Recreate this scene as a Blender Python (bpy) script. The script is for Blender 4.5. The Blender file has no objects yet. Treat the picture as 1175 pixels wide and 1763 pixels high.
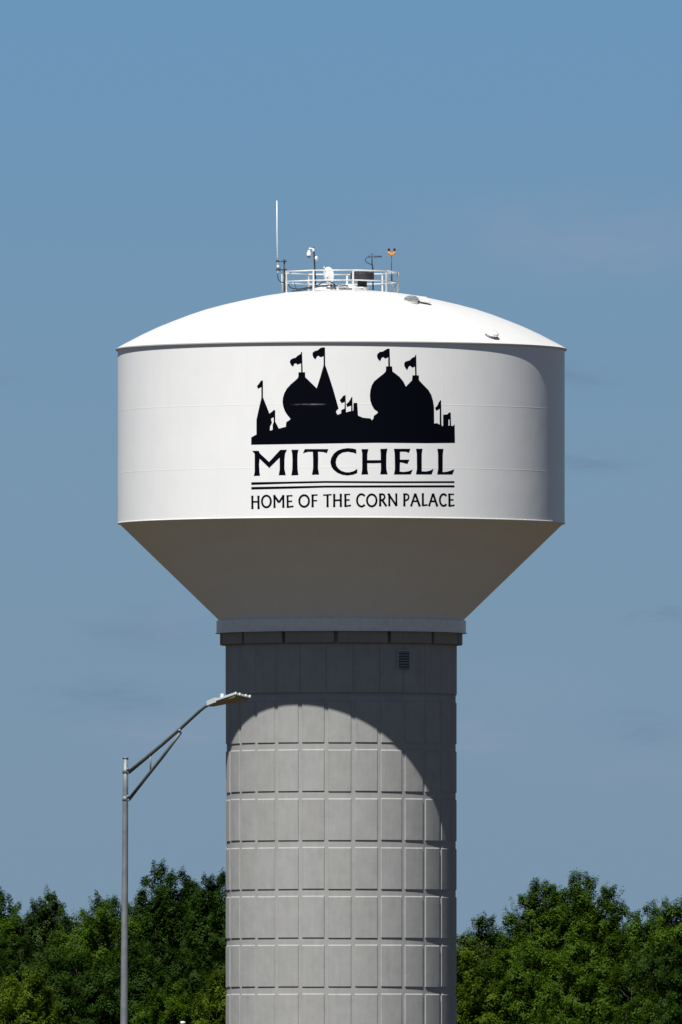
import bpy, bmesh, math, random
import numpy as np
from mathutils import Vector, Matrix
from mathutils.geometry import tessellate_polygon
R_ = math.radians
SC = bpy.context.scene
COL = SC.collection

# ------------------------------------------------------------------ camera
CAM_Z, FPX, HOR, DIST = 2.0, 35000.0, 1868.0, 1000.0
cam_d = bpy.data.cameras.new('camera')
cam = bpy.data.objects.new('camera', cam_d); COL.objects.link(cam)
cam.location = (0, -DIST, CAM_Z)
cam.rotation_euler = (R_(90), 0, 0)
cam_d.sensor_fit = 'HORIZONTAL'; cam_d.sensor_width = 36.0
cam_d.lens = 36.0 * FPX / 1175.0
cam_d.shift_y = (HOR - 881.5) / 1175.0
cam_d.clip_start = 1.0; cam_d.clip_end = 60000.0
SC.camera = cam

# ------------------------------------------------------------------ sun, sky, exposure
SUN_EL, SUN_AZ = R_(59.4), R_(22.5)      # 20 degrees to the left of the line tower -> camera
sdir = Vector((-math.sin(SUN_AZ) * math.cos(SUN_EL), -math.cos(SUN_AZ) * math.cos(SUN_EL), math.sin(SUN_EL)))
sd = bpy.data.lights.new('sun', 'SUN'); sd.energy = 5.0; sd.angle = R_(0.5); sd.color = (1.0, 0.968, 0.92)
sun = bpy.data.objects.new('sun', sd); COL.objects.link(sun)
sun.rotation_euler = sdir.to_track_quat('Z', 'Y').to_euler()
SC.view_settings.view_transform = 'Standard'
SC.view_settings.look = 'None'
EXPO = 0.30
SC.view_settings.exposure = EXPO
SC.view_settings.gamma = 1.0

class NT:
    """small helper to wire nodes"""
    def __init__(s, tree): s.t = tree; s.n = tree.nodes; s.l = tree.links
    def node(s, typ, **kw):
        n = s.n.new(typ)
        for k, v in kw.items():
            if k == 'inp':
                for i, x in v.items():
                    if isinstance(x, bpy.types.NodeSocket): s.l.new(x, n.inputs[i])
                    else: n.inputs[i].default_value = x
            else: setattr(n, k, v)
        return n
    def math(s, op, a, b=0.0, c=None, clamp=False):
        n = s.n.new('ShaderNodeMath'); n.operation = op; n.use_clamp = clamp
        for i, x in enumerate((a, b) if c is None else (a, b, c)):
            if isinstance(x, bpy.types.NodeSocket): s.l.new(x, n.inputs[i])
            else: n.inputs[i].default_value = x
        return n.outputs[0]
    def ramp(s, fac, stops):
        n = s.n.new('ShaderNodeValToRGB'); e = n.color_ramp.elements
        while len(e) < len(stops): e.new(0.5)
        for i, (p, c) in enumerate(stops):
            e[i].position = p; e[i].color = (*c, 1) if len(c) == 3 else c
        s.l.new(fac, n.inputs[0]); return n.outputs[0]
    def mix(s, fac, a, b, mode='MIX'):
        n = s.n.new('ShaderNodeMix'); n.data_type = 'RGBA'; n.blend_type = mode
        for i, x in ((0, fac), (6, a), (7, b)):
            if isinstance(x, bpy.types.NodeSocket): s.l.new(x, n.inputs[i])
            else: n.inputs[i].default_value = (*x, 1) if isinstance(x, tuple) and len(x) == 3 else x
        return n.outputs[2]

def lin(c):
    return tuple(((v / 255) / 12.92 if v / 255 <= 0.04045 else ((v / 255 + 0.055) / 1.055) ** 2.4) for v in c)

world = bpy.data.worlds.new('World'); SC.world = world; world.use_nodes = True
w = NT(world.node_tree); w.n.clear()
sky = w.node('ShaderNodeTexSky', sky_type='NISHITA', sun_disc=False)
sky.sun_elevation = SUN_EL
sky.sun_rotation = math.pi + SUN_AZ
sky.altitude = 400; sky.air_density = 0.55; sky.dust_density = 0.05; sky.ozone_density = 2.0
tc = w.node('ShaderNodeTexCoord')
sep = w.node('ShaderNodeSeparateXYZ', inp={0: tc.outputs['Generated']})
SKYK = 0.05
el = w.math('DIVIDE', sep.outputs[2], 0.0560, clamp=True)
band = w.ramp(el, [(0.05, lin((123, 147, 170))), (0.28, lin((122, 149, 172))), (0.5, lin((120, 150, 175))),
                   (0.72, lin((114, 150, 180))), (1.0, lin((106, 149, 187)))])
bandk = w.node('ShaderNodeVectorMath', operation='SCALE', inp={0: band, 'Scale': 1.0 / (SKYK * 2 ** EXPO)})
# thin streaks of cirrus low over the horizon
az = w.math('DIVIDE', sep.outputs[0], w.math('MAXIMUM', w.math('ABSOLUTE', sep.outputs[1]), 0.01))
cvec = w.node('ShaderNodeCombineXYZ', inp={0: w.math('MULTIPLY', az, 150.0), 1: w.math('MULTIPLY', sep.outputs[2], 480.0), 2: 3.7})
cn = w.node('ShaderNodeTexNoise', inp={'Vector': cvec.outputs[0], 'Scale': 1.0, 'Detail': 5.0, 'Roughness': 0.55, 'Distortion': 0.4})
az2 = w.math('ADD', az, w.math('MULTIPLY', w.math('SUBTRACT', cn.outputs[0], 0.5), 0.010))
wz = w.node('ShaderNodeTexNoise', inp={'Vector': cvec.outputs[0], 'Scale': 2.3, 'Detail': 6.0, 'Roughness': 0.65})
sz2 = w.math('ADD', sep.outputs[2], w.math('MULTIPLY', w.math('SUBTRACT', wz.outputs[0], 0.5), 0.0028))
def blob(px, py, rx, ry):
    a = w.math('DIVIDE', w.math('SUBTRACT', az2, (px - 587.5) / FPX), rx / FPX)
    b = w.math('DIVIDE', w.math('SUBTRACT', sz2, (HOR - py) / FPX), ry / FPX)
    d = w.math('ADD', w.math('MULTIPLY', a, a), w.math('MULTIPLY', b, b))
    return w.math('POWER', 2.718, w.math('MULTIPLY', d, -1.0))
def blobs(lst):
    tot = None
    for px, py, rx, ry, k in lst:
        v = w.math('MULTIPLY', blob(px, py, rx, ry), k)
        tot = v if tot is None else w.math('ADD', tot, v)
    return tot
nz = w.math('SUBTRACT', cn.outputs[0], 0.38, clamp=True)
nz = w.math('ADD', w.math('MULTIPLY', nz, 3.0, clamp=True), 0.25, clamp=True)
darkc = w.math('MULTIPLY', blobs([(270, 1085, 110, 34, .5), (200, 1212, 90, 24, .7), (1020, 652, 50, 14, .45), (1015, 800, 60, 16, .7),
                                  (20, 658, 50, 12, .45), (1085, 1250, 60, 18, .6), (1140, 1055, 30, 12, .6)]), nz, clamp=True)
lightc = w.math('MULTIPLY', blobs([(1010, 410, 260, 60, .5), (840, 1272, 90, 30, .45), (330, 1262, 130, 26, .4), (310, 1075, 70, 30, .35), (860, 1180, 200, 60, .2), (1120, 1330, 160, 30, .25)]),
                w.math('ADD', w.math('MULTIPLY', nz, 0.6), 0.4), clamp=True)
c1 = w.mix(w.math('MULTIPLY', darkc, 0.8), bandk.outputs[0], tuple(v / (SKYK * 2 ** EXPO) for v in lin((102, 124, 154))))
c2 = w.mix(w.math('MULTIPLY', lightc, 1.0), c1, tuple(v / (SKYK * 2 ** EXPO) for v in lin((140, 155, 180))))
low = w.node('ShaderNodeMapRange', interpolation_type='SMOOTHSTEP', inp={0: sep.outputs[2], 1: 0.056, 2: 0.10, 3: 1.0, 4: 0.0})
skyc = w.mix(low.outputs[0], sky.outputs[0], c2)
bg = w.node('ShaderNodeBackground', inp={0: skyc, 1: SKYK})
wo = w.node('ShaderNodeOutputWorld', inp={0: bg.outputs[0]})

# ------------------------------------------------------------------ helpers
def W(px, py, d):
    """point seen at photo pixel px,py at distance d from the camera"""
    return Vector(((px - 587.5) * d / FPX, d - DIST, CAM_Z + (HOR - py) * d / FPX))

def new_mat(name):
    m = bpy.data.materials.new(name); m.use_nodes = True
    t = NT(m.node_tree); t.n.clear()
    out = t.node('ShaderNodeOutputMaterial')
    b = t.node('ShaderNodeBsdfPrincipled')
    t.l.new(b.outputs[0], out.inputs[0])
    return m, t, b, out

def simple(name, col, rough=0.5, metal=0.0, var=0.12, scale=3.0, spec=0.5, bump=0.0):
    m, t, b, out = new_mat(name)
    co = t.node('ShaderNodeTexCoord').outputs['Object']
    n = t.node('ShaderNodeTexNoise', inp={'Vector': co, 'Scale': scale, 'Detail': 5.0, 'Roughness': 0.6})
    f = t.node('ShaderNodeMapRange', inp={0: n.outputs[0], 1: 0.3, 2: 0.7, 3: 1 - var, 4: 1 + var})
    c = t.node('ShaderNodeVectorMath', operation='SCALE', inp={0: col, 'Scale': f.outputs[0]})
    t.l.new(c.outputs[0], b.inputs['Base Color'])
    b.inputs['Specular IOR Level'].default_value = spec; b.inputs['Roughness'].default_value = rough; b.inputs['Metallic'].default_value = metal
    if bump:
        bp = t.node('ShaderNodeBump', inp={'Strength': bump, 'Distance': 0.01, 'Height': n.outputs[0]})
        t.l.new(bp.outputs[0], b.inputs['Normal'])
    return m

def tag(o, label=None, cat=None, group=None, kind=None):
    if label: o['label'] = label
    if cat: o['category'] = cat
    if group: o['group'] = group
    if kind: o['kind'] = kind
    return o

def empty(name, loc, label=None, cat=None, group=None):
    o = bpy.data.objects.new(name, None); COL.objects.link(o); o.location = loc
    o.empty_display_size = 0.5
    return tag(o, label, cat, group)

def link(name, bm, mat, parent=None, smooth=False, label=None):
    """bm is in WORLD coordinates; the object takes its parent's location as its own origin"""
    me = bpy.data.meshes.new(name)
    off = Vector((0, 0, 0))
    p = parent
    while p is not None:
        off += Vector(p.location); p = p.parent
    bmesh.ops.translate(bm, vec=-off, verts=bm.verts)
    if smooth is True:
        for f in bm.faces: f.smooth = True
    bm.to_mesh(me); bm.free()
    for m in (mat if isinstance(mat, (list, tuple)) else [mat]): me.materials.append(m)
    o = bpy.data.objects.new(name, me); COL.objects.link(o)
    if parent is not None: o.parent = parent
    if label: o['label'] = label
    return o

def tube(bm, pts, rad, seg=8, caps=True):
    """round tube through pts; rad a number or a list"""
    pts = [Vector(p) for p in pts]
    rr = [rad] * len(pts) if isinstance(rad, (int, float)) else rad
    rings = []; prev = None
    for i, p in enumerate(pts):
        a = pts[max(i - 1, 0)]; b = pts[min(i + 1, len(pts) - 1)]
        t = (b - a).normalized()
        if prev is None: u = t.orthogonal().normalized()
        else: u = (prev - t * prev.dot(t)).normalized()
        prev = u; v = t.cross(u)
        rings.append([bm.verts.new(p + (u * math.cos(2 * math.pi * k / seg) + v * math.sin(2 * math.pi * k / seg)) * rr[i]) for k in range(seg)])
    for a, b in zip(rings, rings[1:]):
        for k in range(seg):
            f = bm.faces.new((a[k], a[(k + 1) % seg], b[(k + 1) % seg], b[k])); f.smooth = True
    if caps:
        bm.faces.new(rings[0][::-1]); bm.faces.new(rings[-1])

def box(bm, c, sx, sy, sz, rot=None, bev=0.0):
    M = Matrix.Translation(Vector(c)) @ ((rot.to_4x4()) if rot is not None else Matrix.Identity(4)) @ Matrix.Diagonal((sx, sy, sz, 1))
    r = bmesh.ops.create_cube(bm, size=1.0, matrix=M)
    if bev:
        es = list({e for v in r['verts'] for e in v.link_edges})
        bmesh.ops.bevel(bm, geom=es, offset=bev, segments=2, affect='EDGES')

def lathe(bm, prof, seg=64, c=(0, 0, 0), axis=None, closed=False):
    """prof: list of (r, z); a None splits the smooth surface into hard-edged runs"""
    c = Vector(c); q = Vector(axis).to_track_quat('Z', 'Y') if axis is not None else None
    runs = [[]]
    for p in prof:
        if p is None: runs.append([runs[-1][-1]])
        else: runs[-1].append(p)
    for run in runs:
        rings = []
        for r, z in run:
            if r < 1e-6:
                p = Vector((0, 0, z));  p = q @ p if q else p
                rings.append([bm.verts.new(c + p)])
            else:
                ring = []
                for k in range(seg):
                    a = 2 * math.pi * k / seg
                    p = Vector((r * math.cos(a), r * math.sin(a), z)); p = q @ p if q else p
                    ring.append(bm.verts.new(c + p))
                rings.append(ring)
        for a, b in zip(rings, rings[1:]):
            for k in range(seg):
                k2 = (k + 1) % seg
                if len(a) == 1 and len(b) == 1: continue
                if len(a) == 1: f = bm.faces.new((a[0], b[k2], b[k]))
                elif len(b) == 1: f = bm.faces.new((a[k], a[k2], b[0]))
                else: f = bm.faces.new((a[k], a[k2], b[k2], b[k]))
                f.smooth = True

def arc(c, r, a0, a1, n): return [(c[0] + r * math.cos(R_(a0 + (a1 - a0) * i / n)), c[1] + r * math.sin(R_(a0 + (a1 - a0) * i / n))) for i in range(n + 1)]

# ------------------------------------------------------------------ materials
def ang_z(t):
    co = t.node('ShaderNodeTexCoord').outputs['Object']
    s = t.node('ShaderNodeSeparateXYZ', inp={0: co})
    a = t.math('ARCTAN2', s.outputs[0], t.math('MULTIPLY', s.outputs[1], -1.0))   # 0 faces the road, + to the right
    return co, s, a

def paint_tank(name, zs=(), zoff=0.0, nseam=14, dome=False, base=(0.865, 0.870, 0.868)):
    m, t, b, out = new_mat(name)
    co, s, a = ang_z(t)
    # streaky grime and chalking of the paint
    st = t.node('ShaderNodeCombineXYZ', inp={0: t.math('MULTIPLY', a, 14.0), 1: t.math('MULTIPLY', s.outputs[2], 0.35), 2: 1.3})
    n1 = t.node('ShaderNodeTexNoise', inp={'Vector': st.outputs[0], 'Scale': 1.0, 'Detail': 6.0, 'Roughness': 0.6})
    n2 = t.node('ShaderNodeTexNoise', inp={'Vector': co, 'Scale': 0.5, 'Detail': 6.0, 'Roughness': 0.6})
    v = t.math('ADD', t.math('MULTIPLY', n1.outputs[0], 0.07), t.math('MULTIPLY', n2.outputs[0], 0.07))
    v = t.math('ADD', v, 0.89)
    # weld seams: horizontal courses, staggered vertical joints
    seam = None
    def line(d, wd):
        return t.math('SUBTRACT', 1.0, t.math('DIVIDE', t.math('ABSOLUTE', d), wd), clamp=True)
    for z in zs:
        l = line(t.math('SUBTRACT', s.outputs[2], z - zoff), 0.035)
        seam = l if seam is None else t.math('MAXIMUM', seam, l)
    course = t.math('ADD', t.math('GREATER_THAN', s.outputs[2], 35.13), t.math('GREATER_THAN', s.outputs[2], 32.05))
    aa = t.math('ADD', t.math('MULTIPLY', a, nseam / (2 * math.pi)), t.math('MULTIPLY_ADD', course, 0.0 if dome else -0.673, 0.8))
    fr = t.math('SUBTRACT', t.math('FRACT', aa), 0.5)
    if dome:
        rad = t.math('SQRT', t.math('ADD', t.math('MULTIPLY', s.outputs[0], s.outputs[0]), t.math('MULTIPLY', s.outputs[1], s.outputs[1])))
        vl = line(t.math('MULTIPLY', t.math('MULTIPLY', fr, 2 * math.pi / nseam), rad), 0.05)
    else:
        vl = line(t.math('MULTIPLY', fr, 2 * math.pi / nseam * 11.0), 0.03)
    seam = vl if seam is None else t.math('MAXIMUM', seam, vl)
    v = t.math('SUBTRACT', v, t.math('MULTIPLY', seam, 0.03))
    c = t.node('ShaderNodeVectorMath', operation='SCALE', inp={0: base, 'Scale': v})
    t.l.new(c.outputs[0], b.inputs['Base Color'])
    b.inputs['Roughness'].default_value = 0.42
    b.inputs['Specular IOR Level'].default_value = 0.35
    n3 = t.node('ShaderNodeTexNoise', inp={'Vector': co, 'Scale': 0.35, 'Detail': 2.0})
    h = t.math('ADD', t.math('MULTIPLY', n3.outputs[0], 0.035), t.math('MULTIPLY', seam, 0.006))
    bp = t.node('ShaderNodeBump', inp={'Strength': 0.5, 'Distance': 1.0, 'Height': h})
    t.l.new(bp.outputs[0], b.inputs['Normal'])
    return m

PITCH = 13.45; N_PAN = 27; A0 = 5.9    # vertical grooves: one at A0 degrees
ROW0, ROWH = 18.76, 2.392
def concrete(name, cells=True, base=(0.335, 0.337, 0.326)):
    m, t, b, out = new_mat(name)
    co, s, a = ang_z(t)
    st = t.node('ShaderNodeCombineXYZ', inp={0: t.math('MULTIPLY', a, 26.0), 1: t.math('MULTIPLY', s.outputs[2], 0.7), 2: 0.0})
    n1 = t.node('ShaderNodeTexNoise', inp={'Vector': st.outputs[0], 'Scale': 1.0, 'Detail': 6.0, 'Roughness': 0.65})
    n2 = t.node('ShaderNodeTexNoise', inp={'Vector': co, 'Scale': 1.3, 'Detail': 8.0, 'Roughness': 0.65})
    n3 = t.node('ShaderNodeTexNoise', inp={'Vector': co, 'Scale': 14.0, 'Detail': 6.0, 'Roughness': 0.7})
    v = t.math('ADD', t.math('MULTIPLY', n1.outputs[0], 0.24), t.math('MULTIPLY', n2.outputs[0], 0.36))
    v = t.math('ADD', v, t.math('MULTIPLY', n3.outputs[0], 0.14))
    v = t.math('ADD', v, 0.64)
    # a few long water stains
    sw = t.node('ShaderNodeCombineXYZ', inp={0: t.math('MULTIPLY', a, 9.0), 1: t.math('MULTIPLY', s.outputs[2], 0.22), 2: 7.7})
    n4 = t.node('ShaderNodeTexNoise', inp={'Vector': sw.outputs[0], 'Scale': 1.6, 'Detail': 8.0, 'Roughness': 0.7})
    v = t.math('SUBTRACT', v, t.math('MULTIPLY', t.math('MULTIPLY', t.math('SUBTRACT', n4.outputs[0], 0.55, clamp=True), 6.0, clamp=True), 0.10))
    if cells:
        ca = t.math('FLOOR', t.math('DIVIDE', t.math('SUBTRACT', a, R_(A0)), 2 * math.pi / N_PAN))
        cz = t.math('FLOOR', t.math('DIVIDE', t.math('SUBTRACT', s.outputs[2], ROW0 - 0.17), ROWH))
        cv = t.node('ShaderNodeCombineXYZ', inp={0: ca, 1: cz, 2: 0.5})
        wn = t.node('ShaderNodeTexWhiteNoise', noise_dimensions='3D', inp={0: cv.outputs[0]})
        v = t.math('MULTIPLY', v, t.math('ADD', t.math('MULTIPLY', wn.outputs[0], 0.05), 0.975))
        hue = wn.outputs[0]
    else: hue = n2.outputs[0]
    tint = t.mix(hue, base, tuple(x * k for x, k in zip(base, (0.99, 0.995, 1.02))))
    c = t.node('ShaderNodeVectorMath', operation='SCALE', inp={0: tint, 'Scale': v})
    t.l.new(c.outputs[0], b.inputs['Base Color'])
    b.inputs['Roughness'].default_value = 0.9
    b.inputs['Specular IOR Level'].default_value = 0.1
    h = t.math('ADD', n2.outputs[0], t.math('MULTIPLY', n3.outputs[0], 0.3))
    bp = t.node('ShaderNodeBump', inp={'Strength': 0.35, 'Distance': 0.03, 'Height': h})
    t.l.new(bp.outputs[0], b.inputs['Normal'])
    return m

M_wall = paint_tank('white tank paint', zs=(35.13, 32.05))
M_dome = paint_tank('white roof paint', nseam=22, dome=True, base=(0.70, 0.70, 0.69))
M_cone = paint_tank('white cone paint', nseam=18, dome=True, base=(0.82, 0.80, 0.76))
M_conc = concrete('form liner concrete')
M_conc2 = concrete('smooth concrete', cells=False, base=(0.26, 0.25, 0.235))
M_black = simple('black lettering paint', (0.0015, 0.002, 0.005), 0.6, var=0.2, scale=0.8, spec=0.04)
# weld glint painted into the black as a short pale line across one dome
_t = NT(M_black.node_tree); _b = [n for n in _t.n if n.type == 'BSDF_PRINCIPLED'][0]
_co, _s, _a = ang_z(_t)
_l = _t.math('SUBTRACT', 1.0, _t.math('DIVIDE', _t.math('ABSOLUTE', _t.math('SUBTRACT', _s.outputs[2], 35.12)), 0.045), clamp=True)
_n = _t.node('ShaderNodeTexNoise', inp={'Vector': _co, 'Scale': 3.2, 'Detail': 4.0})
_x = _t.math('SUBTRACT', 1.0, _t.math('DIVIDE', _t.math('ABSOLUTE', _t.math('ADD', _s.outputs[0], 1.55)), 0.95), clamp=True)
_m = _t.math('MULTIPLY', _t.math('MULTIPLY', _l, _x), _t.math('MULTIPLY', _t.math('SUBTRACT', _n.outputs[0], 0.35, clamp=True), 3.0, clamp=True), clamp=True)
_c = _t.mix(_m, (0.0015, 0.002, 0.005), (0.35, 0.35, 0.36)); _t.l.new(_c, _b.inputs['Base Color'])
M_wmetal = simple('white painted steel', (0.76, 0.75, 0.72), 0.45, var=0.08)
M_wplast = simple('white plastic', (0.78, 0.79, 0.80), 0.35, var=0.05)
M_dark = simple('dark steel', (0.035, 0.04, 0.045), 0.5, 0.3)
M_rubber = simple('black cable', (0.012, 0.012, 0.014), 0.6)
M_fan = simple('dark grey vent metal', (0.045, 0.045, 0.05), 0.45, 0.3, var=0.3)
M_galv = simple('galvanised steel', (0.215, 0.235, 0.25), 0.55, 0.35, var=0.18, scale=5.0)
M_arm = simple('weathered arm steel', (0.13, 0.15, 0.155), 0.5, 0.5, var=0.2, scale=6.0)
M_lum = simple('light grey lamp housing', (0.50, 0.53, 0.53), 0.4, 0.1, var=0.08)
M_lens = simple('yellowed lamp underside', (0.30, 0.26, 0.18), 0.4, var=0.25, scale=9.0)
M_vent = simple('grey vent paint', (0.32, 0.36, 0.42), 0.5)
M_cell = simple('pale blue photocell', (0.55, 0.66, 0.92), 0.3, var=0.05)
M_orange = simple('orange housing', (0.62, 0.27, 0.04), 0.5, var=0.1)
M_red = simple('dark red lens', (0.06, 0.004, 0.012), 0.15, var=0.1)
M_navy = simple('dark tinted dome', (0.015, 0.02, 0.07), 0.1)
M_rust = simple('rust stained steel', (0.32, 0.21, 0.13), 0.8, var=0.4, scale=8.0)
M_bark = simple('grey brown bark', (0.055, 0.046, 0.038), 0.9, var=0.35, scale=6.0, bump=0.6)

def ground_mat():
    m, t, b, out = new_mat('dry grass and soil')
    co = t.node('ShaderNodeTexCoord').outputs['Object']
    n1 = t.node('ShaderNodeTexNoise', inp={'Vector': co, 'Scale': 0.02, 'Detail': 8.0, 'Roughness': 0.6})
    n2 = t.node('ShaderNodeTexNoise', inp={'Vector': co, 'Scale': 1.7, 'Detail': 6.0, 'Roughness': 0.7})
    c = t.ramp(t.math('ADD', t.math('MULTIPLY', n1.outputs[0], 0.6), t.math('MULTIPLY', n2.outputs[0], 0.4)),
               [(0.3, (0.036, 0.031, 0.011)), (0.5, (0.054, 0.040, 0.016)), (0.7, (0.074, 0.050, 0.022))])
    t.l.new(c, b.inputs['Base Color']); b.inputs['Roughness'].default_value = 1.0
    b.inputs['Specular IOR Level'].default_value = 0.05
    return m

# ------------------------------------------------------------------ ground
bm = bmesh.new()
S = 30000.0
xs = [-S, -3000, -600, -100, 100, 600, 3000, S]
gv = [[bm.verts.new((x, y, 0)) for x in xs] for y in xs]
for j in range(len(xs) - 1):
    for i in range(len(xs) - 1): bm.faces.new((gv[j][i], gv[j][i + 1], gv[j + 1][i + 1], gv[j + 1][i]))
tag(link('ground', bm, ground_mat()), 'flat dry grass ground around the tower', kind='structure')

# ------------------------------------------------------------------ water tower
RT, RP = 11.0, 5.68
tower = empty('water_tower', (0.01, 0, 0), 'huge white water tower on a grooved round concrete pedestal with MITCHELL lettering', 'water tower')
TX = 0.01

def P3(r, a, z):
    """a in degrees, 0 towards the camera, + to the right"""
    return Vector((TX + r * math.sin(R_(a)), -r * math.cos(R_(a)), z))

# pedestal shaft: core cylinder with raised chamfered panels
bm = bmesh.new()
RC = RP - 0.044
lathe(bm, [(RC, -0.3), (RC, 23.6), None, (RC + 0.03, 23.61), None, (RC + 0.03, 24.22)], 360, (TX, 0, 0))
def panel(a0, a1, z0, z1, ch_t, ch_b, ch_s, r_out=RP, nsub=8, dep=0.044):
    das = math.degrees(ch_s / RP)
    ao = [a0 + das + (a1 - a0 - 2 * das) * i / nsub for i in range(nsub + 1)]
    lo = [bm.verts.new(P3(r_out, a, z0 + ch_b)) for a in ao]
    hi = [bm.verts.new(P3(r_out, a, z1 - ch_t)) for a in ao]
    for i in range(nsub):
        f = bm.faces.new((lo[i], lo[i + 1], hi[i + 1], hi[i])); f.smooth = True
    ai = [a0 + (a1 - a0) * i / nsub for i in range(nsub + 1)]
    ri = r_out - dep - 0.01
    lo1 = [bm.verts.new(P3(r_out, a, z0 + ch_b)) for a in ao]; li = [bm.verts.new(P3(ri, a, z0)) for a in ai]
    hi1 = [bm.verts.new(P3(r_out, a, z1 - ch_t)) for a in ao]; hh = [bm.verts.new(P3(ri, a, z1)) for a in ai]
    for i in range(nsub):
        bm.faces.new((li[i], li[i + 1], lo1[i + 1], lo1[i]))
        bm.faces.new((hi1[i], hi1[i + 1], hh[i + 1], hh[i]))
    bm.faces.new((li[0], lo1[0], hi1[0], hh[0]))
    bm.faces.new((lo1[-1], li[-1], hh[-1], hi1[-1]))
rnd = random.Random(4)
step = 360.0 / N_PAN
GW = math.degrees(0.155 / RP)
for k in range(-1, 9):
    zb = ROW0 - ROWH * k
    zt = zb + ROWH - 0.335
    if k == -1: zt = zb + ROWH - 0.06
    zb2 = max(zb, 0.0)
    for i in range(N_PAN):
        a = A0 + i * step
        gw = GW if k >= 0 else GW * 0.22
        j = rnd.uniform(-0.012, 0.012)
        if k == -1: panel(a + gw / 2, a + step - gw / 2, zb, 21.155, 0.02, 0.004, 0.012)
        elif zt > 0.3: panel(a + gw / 2, a + step - gw / 2, zb2 + j, zt + j, 0.065, 0.004, 0.04, dep=0.044)
for i in range(N_PAN):                     # smooth lift under the ring beam
    a = A0 + i * step
    panel(a + 0.035, a + step - 0.035, 21.195, 23.60, 0.004, 0.01, 0.004, r_out=RP + 0.012)
link('pedestal', bm, M_conc, tower)

# ring of concrete blocks under the steel
block_bm_proto = None
for i in range(14):
    a = -2.5 + i * 360 / 14
    bm = bmesh.new()
    a0, a1 = a + 0.95, a + 360 / 14 - 0.95
    n = 10; r0, r1, z0, z1 = RP - 0.02, 5.97, 23.625, 24.19
    prof = [(r0, z0 - 0.0), (r1 - 0.03, z0), (r1, z0 + 0.03), (r1, z1), (r0, z1)]
    cols = [[bm.verts.new(P3(r, a0 + (a1 - a0) * q / n, z)) for r, z in prof] for q in range(n + 1)]
    for c0, c1 in zip(cols, cols[1:]):
        for q in range(len(prof)):
            q2 = (q + 1) % len(prof)
            bm.faces.new((c0[q], c1[q], c1[q2], c0[q2]))
    bm.faces.new(cols[0]); bm.faces.new(cols[-1][::-1])
    bmesh.ops.recalc_face_normals(bm, faces=bm.faces)
    link('ring_block', bm, M_conc2, tower)

# steel skirt ring
bm = bmesh.new()
lathe(bm, [(5.70, 24.20), None, (6.20, 24.20), None, (6.20, 24.225), None, (6.14, 24.235), None, (6.14, 24.80), None, (6.12, 24.83), (5.95, 24.83)], 288, (TX, 0, 0))
link('skirt_ring', bm, M_wmetal, tower)

# cone
bm = bmesh.new()
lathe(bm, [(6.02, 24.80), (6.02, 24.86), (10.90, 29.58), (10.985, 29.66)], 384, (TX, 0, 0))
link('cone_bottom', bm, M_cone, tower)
# wall
bm = bmesh.new()
lathe(bm, [(10.90, 29.60), None, (11.02, 29.60), None, (11.02, 29.635), None, (11.0, 29.645), None] + [(11.0, 29.645 + (38.13 - 29.645) * i / 12) for i in range(1, 13)], 384, (TX, 0, 0))
link('tank_wall', bm, M_wall, tower)
# dome
dp = [(11.10, 38.20), (10.72, 38.42), (9.80, 38.90), (9.05, 39.25), (8.31, 39.55), (7.5, 39.86), (6.69, 40.13), (5.83, 40.36), (4.97, 40.56), (3.9, 40.79), (2.86, 40.95), (1.5, 41.07), (0, 41.10)]
def dome_z(r):
    for (r1, z1), (r0, z0) in zip(dp, dp[1:]):
        if r0 <= r <= r1: return z0 + (z1 - z0) * (r - r0) / (r1 - r0)
    return dp[0][1]
bm = bmesh.new()
lathe(bm, [(10.95, 38.125), None, (11.09, 38.125), None, (11.10, 38.14), (11.10, 38.20), None] + dp, 384, (TX, 0, 0))
link('dome_roof', bm, M_dome, tower)

# ------------------------------------------------------------------ lettering and skyline emblem, painted on the wall
def on_wall(px, py, off):
    r = RT + off; x = 0.0; Y = DIST - r
    for _ in range(8):
        x = (px - 587.5) * Y / FPX - TX
        Y = DIST - math.sqrt(max(r * r - x * x, 0))
    return Vector((x + TX, Y - DIST, CAM_Z + (HOR - py) * Y / FPX))

def decal(name, polys, parent):
    out = bmesh.new()
    for pi, pts in enumerate(polys):
        b = bmesh.new()
        vs = [b.verts.new((p[0], p[1], 0)) for p in pts]
        for tri in tessellate_polygon([[Vector((p[0], p[1], 0)) for p in pts]]):
            try: b.faces.new([vs[i] for i in tri])
            except ValueError: pass
        x0, x1 = min(p[0] for p in pts), max(p[0] for p in pts)
        x = math.ceil(x0 / 6) * 6
        while x < x1:
            bmesh.ops.bisect_plane(b, geom=list(b.verts) + list(b.edges) + list(b.faces), plane_co=(x, 0, 0), plane_no=(1, 0, 0), dist=1e-4)
            x += 6
        off = 0.004 + 0.0008 * (pi % 8)
        mp = {v: out.verts.new(on_wall(v.co.x, v.co.y, off)) for v in b.verts}
        for f in b.faces:
            g = out.faces.new([mp[v] for v in f.verts])
            g.normal_update()
            c = g.calc_center_median()
            if g.normal.dot(Vector((c.x - TX, c.y, 0))) < 0: g.normal_flip()
        b.free()
    return link(name, out, M_black, parent)

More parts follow.
